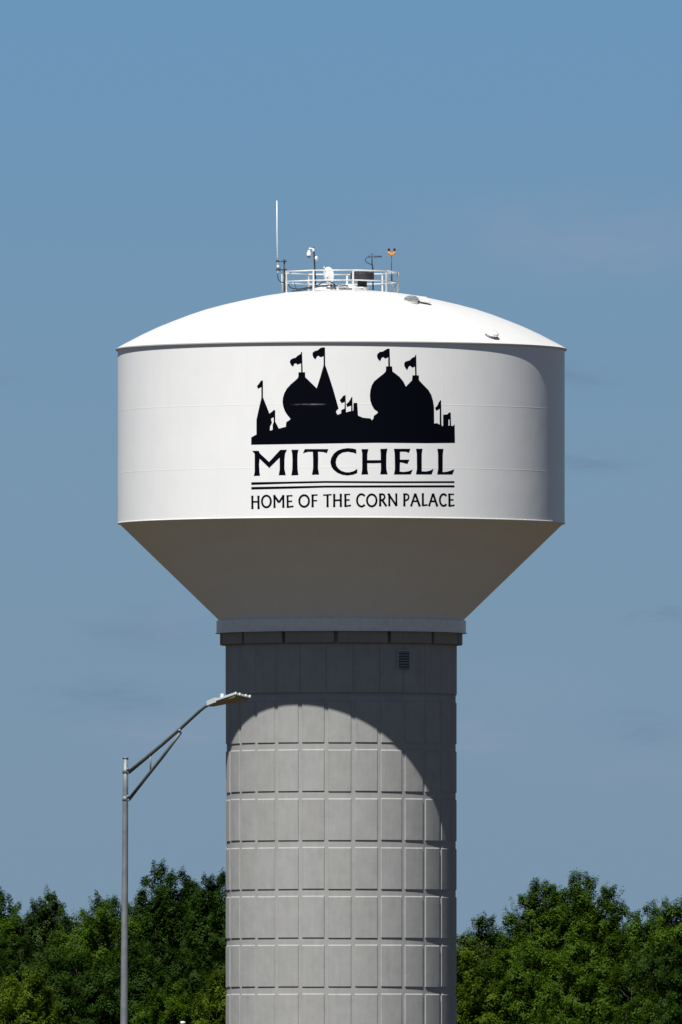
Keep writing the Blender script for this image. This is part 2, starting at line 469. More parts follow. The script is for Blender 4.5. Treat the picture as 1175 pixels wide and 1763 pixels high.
def Z(pts, ox, oy, s): return [(ox + x / s, oy + y / s) for x, y in pts]
E1 = [(75,1032),(75,957),(128,928),(128,780),(150,680),(178,560),(178,448),(143,466),(133,436),(150,420),(165,395),(180,380),(194,383),(194,550),(262,722),
 (275,765),(285,808),(265,850),(265,890),(292,880),(292,830),(304,797),(317,795),(355,868),(425,850),(430,803),(468,778),(470,765),(440,730),(415,690),(398,640),(392,600),(396,555),(410,510),(435,465),
 (475,420),(520,382),(548,355),(553,335),(553,298),(581,298),(580,208),(563,214),(545,222),(528,207),(512,212),(505,228),(500,243),(478,225),(465,195),(472,172),(495,158),(525,150),(545,130),(565,118),(578,110),(580,92),(590,92),
 (596,298),(621,298),(622,348),(640,365),(738,460),(775,345),(808,228),(808,135),(795,141),(778,147),(758,132),(742,136),(733,155),(725,168),(705,150),(695,122),(698,98),(720,82),(748,75),(775,52),(800,45),(822,48),
 (824,225),(860,330),(905,470),(960,665),(935,690),(935,705),(950,728),(985,715),(987,680),(1020,665),(1022,598),(990,612),(970,580),(990,560),(1005,538),(1030,527),(1035,703),(1086,690),(1087,636),(1045,650),(1038,620),(1065,595),(1085,560),(1092,547),(1099,548),(1101,688),(1109,688),(1111,608),(1148,608),(1157,737)]
E2 = [(150,758),(225,765),(240,785),(255,765),(258,740),(298,710),(298,698),(262,672),(238,630),(222,580),(219,530),(224,480),(238,430),(262,390),(310,350),(355,315),(378,292),(382,270),(382,240),(405,238),
 (404,146),(375,160),(355,145),(340,150),(330,168),(322,187),(300,165),(290,135),(295,112),(320,92),(350,88),(380,68),(400,58),(419,60),(423,238),(444,238),(448,290),(485,317),(520,345),(560,395),(583,443),(645,380),(650,330),(677,328),
 (675,240),(650,252),(625,232),(612,240),(603,262),(597,278),(578,255),(566,228),(568,200),(590,185),(620,178),(650,150),(675,140),(678,125),(688,122),(692,328),(714,330),(716,378),(760,425),(810,475),(840,525),(858,585),(868,650),(870,818),(895,812),(926,828),
 (926,668),(890,688),(878,658),(900,640),(915,605),(932,580),(940,583),(944,832),(952,845),(960,835),(960,727),(1000,725),(1014,713),(1014,838),(1040,838),(1058,842),(1077,825),(1080,1013),(800,1016),(300,1012),(0,1016)]
emb = [Z(E1, 420, 590, 5.875) + Z(E2, 600, 590, 5.875),
       Z([(252,722),(285,697),(300,682),(318,680),(318,800),(303,800),(301,752),(276,768)], 420, 590, 5.875),
       Z([(1012,712),(1022,705),(1037,705),(1041,840),(1027,840),(1026,775),(1012,775)], 600, 590, 5.875)]
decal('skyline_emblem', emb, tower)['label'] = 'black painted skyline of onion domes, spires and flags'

A, B, C_, D_ = (430, 765, 11.75), (520, 765, 11.75), (610, 765, 11.75), (700, 765, 11.75)
letters = [
 Z([(50,130),(185,130),(210,185),(395,355),(620,110),(758,108),(720,185),(707,300),(705,490),(733,625),(590,625),(610,500),(608,270),(398,478),(203,290),(193,400),(200,560),(212,635),(85,640),(103,560),(103,190)], *A),
 Z([(845,108),(992,108),(972,190),(968,350),(972,500),(988,622),(845,628),(865,500),(868,300),(862,190)], *A),
 Z([(60,95),(538,95),(505,178),(440,155),(328,148),(332,300),(328,480),(350,610),(205,615),(228,480),(228,300),(222,150),(120,150),(22,180)], *B),
 Z([(1100,100),(1105,190),(1040,165),(930,148),(820,165),(740,220),(700,290),(688,360),(700,430),(740,490),(800,535),(880,562),(960,565),(1040,545),(1125,495),(1120,580),(1040,612),(930,628),(820,615),(720,575),(640,510),(595,440),(578,360),(592,280),(640,195),(720,125),(820,90),(930,75),(1030,83)], *B),
 Z([(148,95),(290,95),(268,190),(268,320),(540,318),(540,190),(530,92),(675,85),(655,190),(652,400),(655,500),(680,605),(530,605),(545,500),(542,375),(400,380),(268,378),(268,500),(288,605),(148,610),(165,500),(165,190)], *C_),
 Z([(805,88),(1140,88),(1110,168),(1040,145),(930,145),(930,310),(1120,308),(1080,395),(1000,372),(930,360),(925,550),(1000,558),(1100,545),(1187,508),(1145,605),(808,608),(828,500),(822,190)], *C_),
 Z([(195,88),(328,88),(312,190),(312,545),(400,548),(480,530),(550,495),(512,605),(195,605),(215,500),(212,190)], *D_),
 Z([(628,88),(752,90),(738,190),(735,560),(820,555),(900,530),(972,505),(930,605),(625,605),(645,500),(642,190)], *D_)]
decal('town_name_lettering', letters, tower)['label'] = 'large black flared capitals reading MITCHELL'
decal('double_rule', [[(433,830.2),(500,829.2),(560,828),(670,828.6),(783,828.3),(783,831.5),(670,831.8),(560,831.3),(500,832.6),(433,834.8)],
                      [(433,838.4),(500,837.2),(560,836),(670,835.6),(783,835.4),(783,839),(670,839.2),(560,839.4),(500,841.2),(433,842.8)]], tower)

def stroke(pts, wd, flare=True):
    """polyline of width wd as a closed polygon, a little wider at its ends"""
    L, Rr = [], []; n = len(pts)
    for i, p in enumerate(pts):
        a = pts[max(i - 1, 0)]; b = pts[min(i + 1, n - 1)]
        dx, dy = b[0] - a[0], b[1] - a[1]; l = math.hypot(dx, dy)
        h = wd / 2 * (1.16 if flare and i in (0, n - 1) else 1.0)
        nx, ny = -dy / l * h, dx / l * h
        L.append((p[0] + nx, p[1] + ny)); Rr.append((p[0] - nx, p[1] - ny))
    return L + Rr[::-1]
def ell(cx, cy, rx, ry, a0, a1, n=20): return [(cx + rx * math.cos(R_(a0 + (a1 - a0) * i / n)), cy + ry * math.sin(R_(a0 + (a1 - a0) * i / n))) for i in range(n + 1)]
def three(p, q):  # straight stem with a slight waist
    return [p, (p[0] * .75 + q[0] * .25, p[1] * .75 + q[1] * .25), (p[0] * .25 + q[0] * .75, p[1] * .25 + q[1] * .75), q]
sm = []
def S5(lst, ox):
    for pts, wd in lst:
        if len(pts) == 2: pts = three(*pts)
        sm.append(Z(stroke(pts, wd, len(pts) == 4), ox, 835, 11.75))
def Oh(cx, cy, rx, ry): return [(ell(cx, cy, rx, ry, -90, 92), 40), (ell(cx, cy, rx, ry, 88, 272), 40)]
S5([([(55,215),(57,488)],42),([(178,215),(182,488)],42),([(57,340),(180,340)],34)] + Oh(340,332,90,118) +
   [([(502,205),(504,462)],40),([(490,205),(595,352)],42),([(595,352),(690,205)],38),([(682,205),(684,462)],42),
    ([(768,205),(772,462)],40),([(770,220),(868,216)],28),([(772,332),(860,328)],30),([(772,446),(888,430)],32)] + Oh(1104,322,98,116), 430)
S5([([(218,190),(218,448)],42),([(218,205),(318,202)],30),([(218,318),(308,316)],30),
    ([(432,205),(602,194)],28),([(520,190),(522,448)],42),
    ([(655,180),(655,446)],42),([(788,176),(790,442)],42),([(655,310),(790,304)],34),
    ([(880,180),(882,440)],42),([(880,192),(978,190)],28),([(885,304),(968,302)],32),([(882,430),(995,412)],32)], 520)
S5([(ell(150,310,90,124,-44,-316),40)] + Oh(358,310,96,120) +
   [([(528,172),(528,430)],42),([(528,186),(575,184),(608,200),(622,240),(605,280),(575,300),(548,306)],36),([(565,300),(655,430)],42),
    ([(712,180),(714,430)],40),([(690,172),(862,425)],40),([(854,170),(858,420)],38),
    ([(1018,168),(1018,430)],42),([(1018,184),(1065,184),(1098,205),(1108,245),(1092,285),(1062,305),(1025,312)],34)], 610)
S5([([(297,172),(212,430)],36),([(297,172),(390,430)],42),([(245,328),(360,328)],34),
    ([(452,165),(454,425)],42),([(454,415),(548,400)],32),
    ([(658,172),(576,430)],36),([(658,172),(745,430)],42),([(608,328),(718,328)],34),
    (ell(872,302,76,118,-44,-316),38),
    ([(988,172),(992,432)],42),([(988,186),(1084,190)],28),([(992,300),(1072,300)],30),([(992,424),(1094,408)],32)], 690)
decal('slogan_lettering', sm, tower)['label'] = 'small black capitals reading HOME OF THE CORN PALACE'

# louvred vent near the shaft top
a = 32.2; c = P3(RP + 0.05, a, 22.78)
rot = Matrix.Rotation(R_(a), 3, 'Z')
vent = bmesh.new()
for s in (-1, 1):
    box(vent, c + rot @ Vector((s * 0.35, 0, 0)), 0.05, 0.10, 1.0, rot)
    box(vent, c + rot @ Vector((0, 0, s * 0.475)), 0.65, 0.10, 0.05, rot)
vo = link('louvred_vent', vent, M_vent, tower)
bm = bmesh.new()
for i in range(7):
    r2 = rot @ Matrix.Rotation(R_(-38), 3, 'X')
    box(bm, c + rot @ Vector((0, -0.005, -0.39 + i * 0.13)), 0.64, 0.085, 0.014, r2)
link('slats', bm, M_vent, vo)
bm = bmesh.new(); box(bm, c + rot @ Vector((0, 0.035, 0)), 0.66, 0.02, 0.92, rot)
link('backing', bm, M_dark, vo)

# ------------------------------------------------------------------ roof railing
RR = 2.86
def PR(r, a, z): return P3(r, a, z) + Vector((-0.06, 0, 0))
pa = [-67 + 40 * i for i in range(9)]
rail = bmesh.new()
ZT, ZM = 41.98, 41.49
for z, rr in ((ZT, 0.032), (ZM, 0.030)):
    for i in range(9):
        p, q = PR(RR, pa[i], z), PR(RR, pa[(i + 1) % 9], z)
        if i == 4 or True:
            tube(rail, [p, q], rr, 8)
ro = link('guard_railing', rail, M_wmetal, tower)
for i, a in enumerate(pa):
    bm = bmesh.new()
    rotz = Matrix.Rotation(R_(a), 3, 'Z')
    zb = 40.90
    box(bm, PR(RR, a, (zb + ZT + 0.03) / 2), 0.085, 0.03, ZT + 0.03 - zb, rotz)
    box(bm, PR(RR, a, zb + 0.03), 0.2, 0.14, 0.03, rotz)
    link('post', bm, M_wmetal, ro)
# ladder gate on the right-hand side of the railing
bm = bmesh.new()
g0, g1 = PR(2.86, 53, 0), PR(2.86, 92, 0)
def gz(p, z): return Vector((p.x, p.y, z))
for p in (g1,):
    tube(bm, [gz(p, 40.86), gz(p, 41.98)], 0.04, 8)
for z in (41.98, 41.49): tube(bm, [gz(g0, z), gz(g1, z)], 0.026, 8)
tube(bm, [gz(g1, 41.5), gz(g0.lerp(g1, .35), 40.95)], 0.014, 6)
tube(bm, [gz(g0, 41.85), gz(g0.lerp(g1, .8), 41.0)], 0.012, 6)
for i in range(1, 7):
    p = g0.lerp(g1, i / 7); tube(bm, [gz(p, 40.92), gz(p, 41.48)], 0.008, 5)
link('ladder_gate', bm, M_wmetal, ro)
bm = bmesh.new()
box(bm, gz(g0.lerp(g1, .5), 40.90), 0.75, 0.9, 0.05, Matrix.Rotation(R_(68), 3, 'Z'))
link('gate_step', bm, M_rust, ro)

# hatch and vents on the roof
def roof_pt(px, py):
    """first point of the roof met by the line of sight through a photo pixel"""
    for i in range(4000):
        d = DIST - 11.05 + i * 0.005
        p = W(px, py, d)
        r = math.hypot(p.x - TX, p.y)
        if r < 11.09 and p.z <= dome_z(r) + 0.002: return p
    return W(px, py, DIST)
def roof_n(p):
    r = math.hypot(p.x - TX, p.y); sl = (dome_z(r - 0.2) - dome_z(r + 0.2)) / 0.4
    return Vector(((p.x - TX) / r * sl, p.y / r * sl, 1)).normalized()
# round riser at the crown of the roof
bm = bmesh.new()
lathe(bm, [(1.25, 41.0), (1.25, 41.20), None, (1.25, 41.20), (1.19, 41.22), (0, 41.24)], 64, (TX - 0.1, 0.1, 0))
for k in range(9):
    a = k * 40 + 12
    p = Vector((TX - 0.1 + 1.0 * math.sin(R_(a)), 0.1 - 1.0 * math.cos(R_(a)), 41.25))
    box(bm, p, 0.16, 0.16, 0.1, Matrix.Rotation(R_(a), 3, 'Z'), 0.015)
link('access_riser', bm, M_wmetal, tower)
p = roof_pt(708, 521); n = roof_n(p)
bm = bmesh.new()
lathe(bm, [(0.34, -0.05), (0.34, 0.10), None, (0.34, 0.10), (0.30, 0.10)], 40, p, n)
ho = link('roof_hatch', bm, M_wmetal, tower, label='round roof hatch with its grey lid tilted open')
bm = bmesh.new()
ax = (n + Vector((-0.15, -0.42, 0.0))).normalized()
lathe(bm, [(0, -0.015), (0.36, -0.015), None, (0.36, 0.02), None, (0, 0.035)], 40, p + n * 0.16 + Vector((0, 0.05, 0)), ax)
for k in range(6):
    aa = k * math.pi / 3; u = ax.orthogonal().normalized(); v = ax.cross(u)
    q0 = p + n * 0.16 + Vector((0, 0.05, 0)) - ax * 0.02
    tube(bm, [q0 + ax * 0.055, q0 + ax * 0.055 + (u * math.cos(aa) + v * math.sin(aa)) * 0.34], 0.014, 5)
link('lid', bm, M_galv, ho)
p = roof_pt(725, 521); n = roof_n(p)
bm = bmesh.new()
q = n.to_track_quat('Z', 'X').to_matrix()
box(bm, p + n * 0.20 + Vector((-0.02, 0.1, 0)), 0.58, 0.5, 0.24, Matrix.Rotation(R_(7), 3, 'Y'), 0.03)
box(bm, p + n * 0.10 + Vector((0.20, -0.1, -0.0)), 0.5, 0.4, 0.20, Matrix.Rotation(R_(9), 3, 'Y'), 0.02)
link('hatch_box', bm, M_wmetal, tower)
p = roof_pt(844.5, 578.5); n = roof_n(p)
bm = bmesh.new()
lathe(bm, [(0.22, -0.05), (0.22, 0.13), None, (0.22, 0.13), (0.37, 0.15), None, (0.37, 0.15), (0.37, 0.22), (0.30, 0.27), (0, 0.30)], 40, p, n)
link('roof_vent', bm, M_wmetal, tower, label='small white mushroom vent low on the roof')

# ------------------------------------------------------------------ rooftop equipment
ZR = 40.95
def V(px, py, y=0.0): return W(px, py, DIST + y)

# whip antenna
root = empty('whip_antenna', V(489.5, 503, -0.4), 'tall thin white whip antenna clamped outside the roof railing', 'antenna')
bm = bmesh.new(); tube(bm, [V(477, 345, -.4), V(477.3, 400, -.4), V(478.5, 470, -.4)], [0.026, 0.032, 0.038], 10); link('whip', bm, M_wplast, root)
bm = bmesh.new(); tube(bm, [V(479, 457, -.4), V(479.2, 461, -.4)], 0.06, 10); link('collar', bm, M_wplast, root)
bm = bmesh.new(); tube(bm, [V(489.7, 446, -.4), V(490, 503.5, -.4)], 0.035, 8); link('mast', bm, M_dark, root)
for y in (449.7, 464.2):
    bm = bmesh.new(); tube(bm, [V(475, y, -.42), V(494.5, y, -.42)], 0.024, 6)
    box(bm, V(478.3, y, -.42), 0.13, 0.13, 0.08); box(bm, V(490, y, -.42), 0.12, 0.14, 0.09)
    if y > 460: box(bm, V(482.2, y - .2, -.42), 0.07, 0.1, 0.14)
    link('clamp_arm', bm, M_dark, root)
for y in (475, 497):
    bm = bmesh.new(); box(bm, V(493.4, y, -.6), 0.09, 0.16, 0.19, None, 0.02); link('clamp_block', bm, M_rubber, root)
bm = bmesh.new(); tube(bm, [V(478.5, 470, -.4), V(478.6, 477, -.4), V(480.5, 482.5, -.4), V(484, 485.5, -.4), V(489.5, 486.5, -.4)], 0.022, 6); link('feed_cable', bm, M_rubber, root)
bm = bmesh.new(); tube(bm, [V(486.5, 471.5, .3), V(486.7, 503.6, .3)], 0.045, 8); link('support_post', bm, M_wmetal, root)

# camera on a mast
root = empty('security_camera', V(544, 484, -2.4), 'white dome security camera on a black mast by the left front railing', 'camera')
bm = bmesh.new(); tube(bm, [V(540.3, 425.5, -2.4), V(541.6, 446, -2.4), V(543.4, 482, -2.4), V(543.6, 490, -2.4)], 0.036, 8); link('mast', bm, M_rubber, root)
bm = bmesh.new(); tube(bm, [V(532.4, 428.5, -2.4), V(533, 427.2, -2.4), V(539.6, 428.2, -2.4)], 0.035, 8); box(bm, V(539.9, 430, -2.42), 0.10, 0.12, 0.16, None, 0.02); link('bracket', bm, M_wplast, root)
c = V(532.3, 438.5, -2.4)
bm = bmesh.new(); lathe(bm, [(0, .24), (.05, .24), (.06, .18), (.09, .13), (.115, .04), (.112, -.03), (.10, -.06), (0, -.06)], 24, c); link('housing', bm, M_wplast, root)
bm = bmesh.new(); lathe(bm, [(.092, -.063), (.085, -.10), (.06, -.135), (0, -.15)], 24, c); link('lens_dome', bm, M_navy, root)
bm = bmesh.new(); lathe(bm, [(0, -.05), (.05, -.04), (.11, .02), (.115, .05), (.08, .08), (0, .09)], 24, V(544.4, 444.7, -2.42), Vector((1, -0.8, 0.1))); link('radio_disc', bm, M_wplast, root)

# dish
root = empty('dish_antenna', V(567, 490, 0.3), 'white parabolic dish facing aside between camera mast and dark fan vent', 'dish antenna')
dn = Vector((0.80, 0.62, 0.10)).normalized()
bm = bmesh.new()
DR, DD = 0.40, 0.09
lathe(bm, [(0, -DD), (DR * .4, -DD * .84), (DR * .75, -DD * .44), (DR, 0), None, (DR + .012, 0.0), (DR + .012, .012), None, (DR, .012), (DR * .75, -DD * .44 + .02), (0, -DD + .02)], 40, V(566, 473.5, 0.2), dn)
link('reflector', bm, M_wplast, root)
bm = bmesh.new()
cc = V(566, 473.5, 0.2)
tube(bm, [cc - dn * 0.07, cc - dn * 0.16, cc - dn * .16 + Vector((0, 0, -.12)), V(566.5, 492, .05)], 0.028, 8); box(bm, cc - dn * 0.1, .12, .12, .14)
link('mount', bm, M_wmetal, root)
bm = bmesh.new()
tube(bm, [cc + Vector((-0.16, -.1, .30)), cc + Vector((-.24, .2, .43))], 0.012, 6); box(bm, cc + Vector((-.22, .16, .40)), .07, .07, .06)
link('feed_arm', bm, M_wmetal, root)

# mushroom fan vent
c = V(624, 495, 0.2)
root = empty('roof_fan_vent', c, 'black mushroom shaped fan vent behind the front railing post', 'vent')
bm = bmesh.new(); lathe(bm, [(.235, -.05), (.235, .38)], 40, c); link('neck', bm, M_rubber, root)
bm = bmesh.new(); lathe(bm, [(.22, .38), (.56, .38), None, (.56, .38), (.585, .42), (.585, .68), (.575, .71), None, (.575, .71), (.50, .76), (.3, .79), (0, .80)], 48, c); link('cap', bm, M_fan, root)
bm = bmesh.new(); lathe(bm, [(.36, -.12), (.36, .03), None, (.36, .03), (.23, .03)], 40, c); link('curb', bm, M_wmetal, root)

# yagi
root = empty('yagi_antenna', V(641, 499, 0.6), 'dark small yagi antenna with a looped cable beside the fan vent', 'antenna')
bm = bmesh.new(); tube(bm, [V(640.7, 436, .6), V(640.9, 453, .6), V(642.3, 463, .6), V(642.8, 499, .6)], [.026, .028, .036, .036], 8); link('mast', bm, M_dark, root)
bm = bmesh.new(); tube(bm, [V(634, 442, .6), V(657.8, 441.3, .6)], 0.02, 6); link('boom', bm, M_dark, root)
for i, x in enumerate((636, 644.5, 647.5, 650.5, 653.3, 656.2)):
    bm = bmesh.new(); h = 0.11 - 0.006 * i; c = V(x, 441.6, .6); tube(bm, [c + Vector((0, -.04, -h / 1.4)), c + Vector((0, .04, h / 1.4))], 0.013, 5); link('element', bm, M_dark, root)
bm = bmesh.new(); tube(bm, [V(635, 441.5, .6), V(631.8, 443, .6), V(629.6, 446, .6), V(630, 449.5, .6), V(632.7, 452.2, .6), V(640.5, 455.5, .58)], 0.018, 6); link('cable_loop', bm, M_dark, root)

# obstruction light
root = empty('obstruction_light', V(674.6, 490, 0.0), 'orange twin obstruction light with dark red lenses on thin rod', 'warning light')
bm = bmesh.new(); tube(bm, [V(674.5, 438.5), V(674.8, 480)], 0.018, 8); tube(bm, [V(674.8, 470), V(675, 484)], 0.034, 8); link('rod', bm, M_dark, root)
bm = bmesh.new()
tube(bm, [V(669.9, 432.2), V(670.5, 435.6), V(672.5, 437.6), V(675, 438.2), V(677.5, 437.6), V(679.6, 435.2), V(680, 432)], [.055, .06, .07, .075, .07, .06, .055], 10)
box(bm, V(675, 436.3), .19, .12, .12, None, .02)
link('housing', bm, M_orange, root)
for x in (670, 679.6):
    bm = bmesh.new(); c = V(x, 432.5); lathe(bm, [(.055, 0), (.055, .10), (.04, .15), (0, .165)], 16, c); link('lens', bm, M_red, root)
bm = bmesh.new(); tube(bm, [V(674.5, 482), V(671, 489), V(669, 502)], .01, 5); tube(bm, [V(674.8, 482), V(679, 490), V(681.5, 502)], .01, 5); link('stay', bm, M_rust, root)

# cables and a junction box on the roof crown
root = empty('cable_run', V(530, 498, -1.6), 'bundle of black cables sagging across the roof inside the railing', 'cables')
for i, pts in enumerate((
    [(497, 488), (498, 493), (503, 496), (515, 497.5), (535, 494), (550, 489.5), (558, 484), (566, 483), (573, 487), (577, 490)],
    [(503, 501), (515, 500), (530, 497), (548, 493.5), (566, 490.5), (585, 490), (600, 492)],
    [(507, 486), (509, 492), (511, 499)], [(512, 498), (528, 495.5), (552, 492.5), (570, 491)])):
    bm = bmesh.new(); tube(bm, [V(x, y, -1.5 + .1 * i) for x, y in pts], 0.026 if i < 2 else 0.016, 6); link('cable', bm, M_rubber, root)
root = empty('junction_box', V(600, 494, -1.2), 'small pale junction boxes with black glands at the roof crown', 'junction box')
bm = bmesh.new(); box(bm, V(601, 492.5, -1.2), 0.42, .3, .22, None, .03); box(bm, V(588, 493, -1.2), 0.3, .3, .16, None, .03); link('enclosure', bm, M_wplast, root)
for x in (570, 576, 594, 607):
    bm = bmesh.new(); tube(bm, [V(x, 489, -1.25), V(x + 1, 495, -1.25)], .045, 6)
    link('gland', bm, M_rubber, root)
bm = bmesh.new(); box(bm, V(571, 495.5, -1.3), 0.52, .2, .09, None, .02); link('tray', bm, M_galv, root)

# ------------------------------------------------------------------ street lamp in front of the tower
LD = 400.0
def L(px, py, y=0.0): return W(px, py, LD + y)
base = L(212.2, 1868 + 2.0 * FPX / LD)
lamp = empty('street_lamp', (base.x, base.y, 0), 'grey galvanised street lamp with a single truss arm and flat luminaire', 'street lamp')
bm = bmesh.new()
top = L(216.4, 1306); foot = Vector((base.x, base.y, 0))
n = 14
tube(bm, [foot.lerp(top, i / n) for i in range(n + 1)], [0.088 - (0.088 - 0.052) * i / n for i in range(n + 1)], 20)
link('pole', bm, M_galv, lamp)
bm = bmesh.new(); tube(bm, [top + Vector((0, 0, -.01)), top + Vector((0, 0, .018))], 0.057, 20); link('pole_cap', bm, M_arm, lamp)
bm = bmesh.new(); box(bm, foot + Vector((0, 0, .03)), .34, .34, .05, None, .01); link('base_plate', bm, M_galv, lamp)
# the arm runs to the right and towards the road: per pixel to the right it comes k metres nearer
kk = -0.0102
def La(px, py): return L(px, py, (px - 217) * kk)
bm = bmesh.new()
up = [(221.5, 1330), (250, 1306.5), (280, 1281.5), (310, 1255.5), (335, 1232.5), (346, 1222.8), (352, 1218), (357, 1215), (363, 1213)]
tube(bm, [La(*p) for p in up], [.039, .037, .035, .033, .031, .03, .029, .028, .028], 12); link('arm', bm, M_arm, lamp)
bm = bmesh.new()
tube(bm, [La(222, 1377), La(250, 1341), La(280, 1303.5), La(311.5, 1261.5)], [.034, .033, .031, .029], 12); link('brace', bm, M_arm, lamp)
bm = bmesh.new(); tube(bm, [La(259.2, 1299), La(259.4, 1329)], .016, 8); link('strut', bm, M_galv, lamp)
for y in (1328, 1375.5):
    bm = bmesh.new(); c = L(218.5, y)
    lathe(bm, [(.050, -.045), (.060, -.04), (.060, .04), (.050, .045)], 20, L(216.2 - (y - 1328) * .008, y))
    box(bm, La(221.5, y + .5), .06, .09, .085, None, .012)
    tube(bm, [La(219.2, y - 3.6), La(220.6, y - 3.8)], .017, 8)
    lathe(bm, [(0, .022), (.022, .015), (.026, 0), (0, -.01)], 12, La(219.8, y - 3.8) + Vector((0, -.06, 0)), Vector((0, -1, 0)))
    link('clamp', bm, M_galv, lamp)
bm = bmesh.new(); c = La(309.5, 1257.8)
lathe(bm, [(0, .03), (.025, .024), (.032, 0), (0, -.02)], 12, c + Vector((0, -.03, 0)), Vector((0, -1, 0))); link('bolt', bm, M_galv, lamp)

# luminaire
s1 = LD / FPX
# length axis: right, towards the road, up;  width axis: right, away
p_left = La(360, 1213.5)
Lv = Vector((52 * s1, -0.50, 15.5 * s1)); Wv = Vector((27 * s1, 0.31, -4.5 * s1))
Wv = Wv.normalized() * 0.44
Ln = Lv.normalized(); Wn = (Wv - Ln * Wv.dot(Ln)).normalized(); Un = Ln.cross(Wn)
if Un.z < 0: Un = -Un
Wn = Un.cross(Ln)
if Wn.y < 0: Wn = -Wn
def lum_box(bm, l0, l1, w0a, w1a, w0b, w1b, h0, h1, bev=0.0):
    """slab whose width may differ between its two ends"""
    c = []
    for l, (wa, wb) in ((l0, (w0a, w1a)), (l1, (w0b, w1b))):
        for ww in (wa, wb):
            for h in (h0, h1): c.append(bm.verts.new(p_left + Ln * l + Wn * ww + Un * h))
    a0, a1, a2, a3, b0, b1, b2, b3 = c
    for q in ((a0, a1, a3, a2), (b0, b2, b3, b1), (a0, b0, b1, a1), (a2, a3, b3, b2), (a1, b1, b3, a3), (a0, a2, b2, b0)): bm.faces.new(q)
    bmesh.ops.recalc_face_normals(bm, faces=bm.faces)
    if bev: bmesh.ops.bevel(bm, geom=list(bm.edges), offset=bev, segments=2, affect='EDGES')
LL = Lv.length
lum = empty('luminaire', (0, 0, 0)); lum.parent = lamp
lum.location = p_left - Vector(lamp.location)
bm = bmesh.new(); lum_box(bm, -.02, .26, -.055, .055, -.10, .13, -.035, .075, .012); link('driver_housing', bm, M_lum, lum)
bm = bmesh.new(); lum_box(bm, .26, LL, -.10, .15, -.12, .34, -.012, .045, .01); link('light_head', bm, M_lum, lum)
bm = bmesh.new(); lum_box(bm, .04, LL - .03, -.04, .07, -.10, .32, -.040, -.014); link('light_panel', bm, M_lens, lum)
for wpos in (-.10, .02, .20, .32):
    bm = bmesh.new(); b0 = p_left + Ln * (LL + .004) + Wn * wpos
    tube(bm, [b0 - Un * .02, b0 + Un * .048], .017, 10); link('end_boss', bm, M_lum, lum)
bm = bmesh.new(); b0 = p_left + Ln * .335 + Wn * .02 + Un * .04
lathe(bm, [(.045, 0), (.045, .03), None, (.035, .03), (.036, .085), (.028, .10), (0, .103)], 20, b0); link('photocell', bm, M_cell, lum)

# ------------------------------------------------------------------ little white post top at the bottom edge
c = W(315, 1763, 600)
root = empty('bollard_post', (c.x, c.y, 0), 'bright white rounded post top poking up in front of dark foliage', 'post')
rr = 4.6 * 600 / FPX; zt = W(315, 1758.6, 600).z
bm = bmesh.new(); tube(bm, [(c.x, c.y, 0), (c.x, c.y, zt - rr * .9)], rr * .8, 20); link('shaft', bm, M_wplast, root)
bm = bmesh.new(); lathe(bm, [(rr * .8, -rr), (rr, -rr * .8), (rr, -rr * .35), (rr * .75, -rr * .12), (rr * .4, -.01), (0, 0)], 24, (c.x, c.y, zt)); link('cap', bm, M_wplast, root)

# ------------------------------------------------------------------ trees
def leaf_mat(name, c_dark, c_light):
    m, t, b, out = new_mat(name)
    g = t.node('ShaderNodeNewGeometry')
    co = t.node('ShaderNodeTexCoord').outputs['Object']
    n = t.node('ShaderNodeTexNoise', inp={'Vector': co, 'Scale': 0.55, 'Detail': 3.0})
    f = t.math('ADD', t.math('MULTIPLY', g.outputs['Random Per Island'], 0.32), t.math('MULTIPLY', n.outputs[0], 0.80), clamp=True)
    c = t.ramp(f, [(0.15, c_dark), (0.9, c_light)])
    t.l.new(c, b.inputs['Base Color']); b.inputs['Roughness'].default_value = 0.55
    b.inputs['Specular IOR Level'].default_value = 0.08
    tr = t.node('ShaderNodeBsdfTranslucent')
    c2 = t.node('ShaderNodeMix', data_type='RGBA', blend_type='MULTIPLY', inp={0: 1.0, 6: c, 7: (1.3, 1.25, 0.5, 1)})
    t.l.new(c2.outputs[2], tr.inputs[0])
    ms = t.node('ShaderNodeMixShader', inp={0: 0.30, 1: b.outputs[0], 2: tr.outputs[0]})
    t.l.new(ms.outputs[0], out.inputs[0])
    return m
LEAF = {
 'mid':   leaf_mat('mid green leaves', (0.016, 0.040, 0.003), (0.078, 0.150, 0.009)),
 'dark':  leaf_mat('dark green leaves', (0.009, 0.025, 0.003), (0.036, 0.080, 0.007)),
 'yel':   leaf_mat('yellow green leaves', (0.030, 0.060, 0.004), (0.115, 0.175, 0.010)),
 'blue':  leaf_mat('grey green leaves', (0.022, 0.046, 0.009), (0.055, 0.100, 0.018)),
}

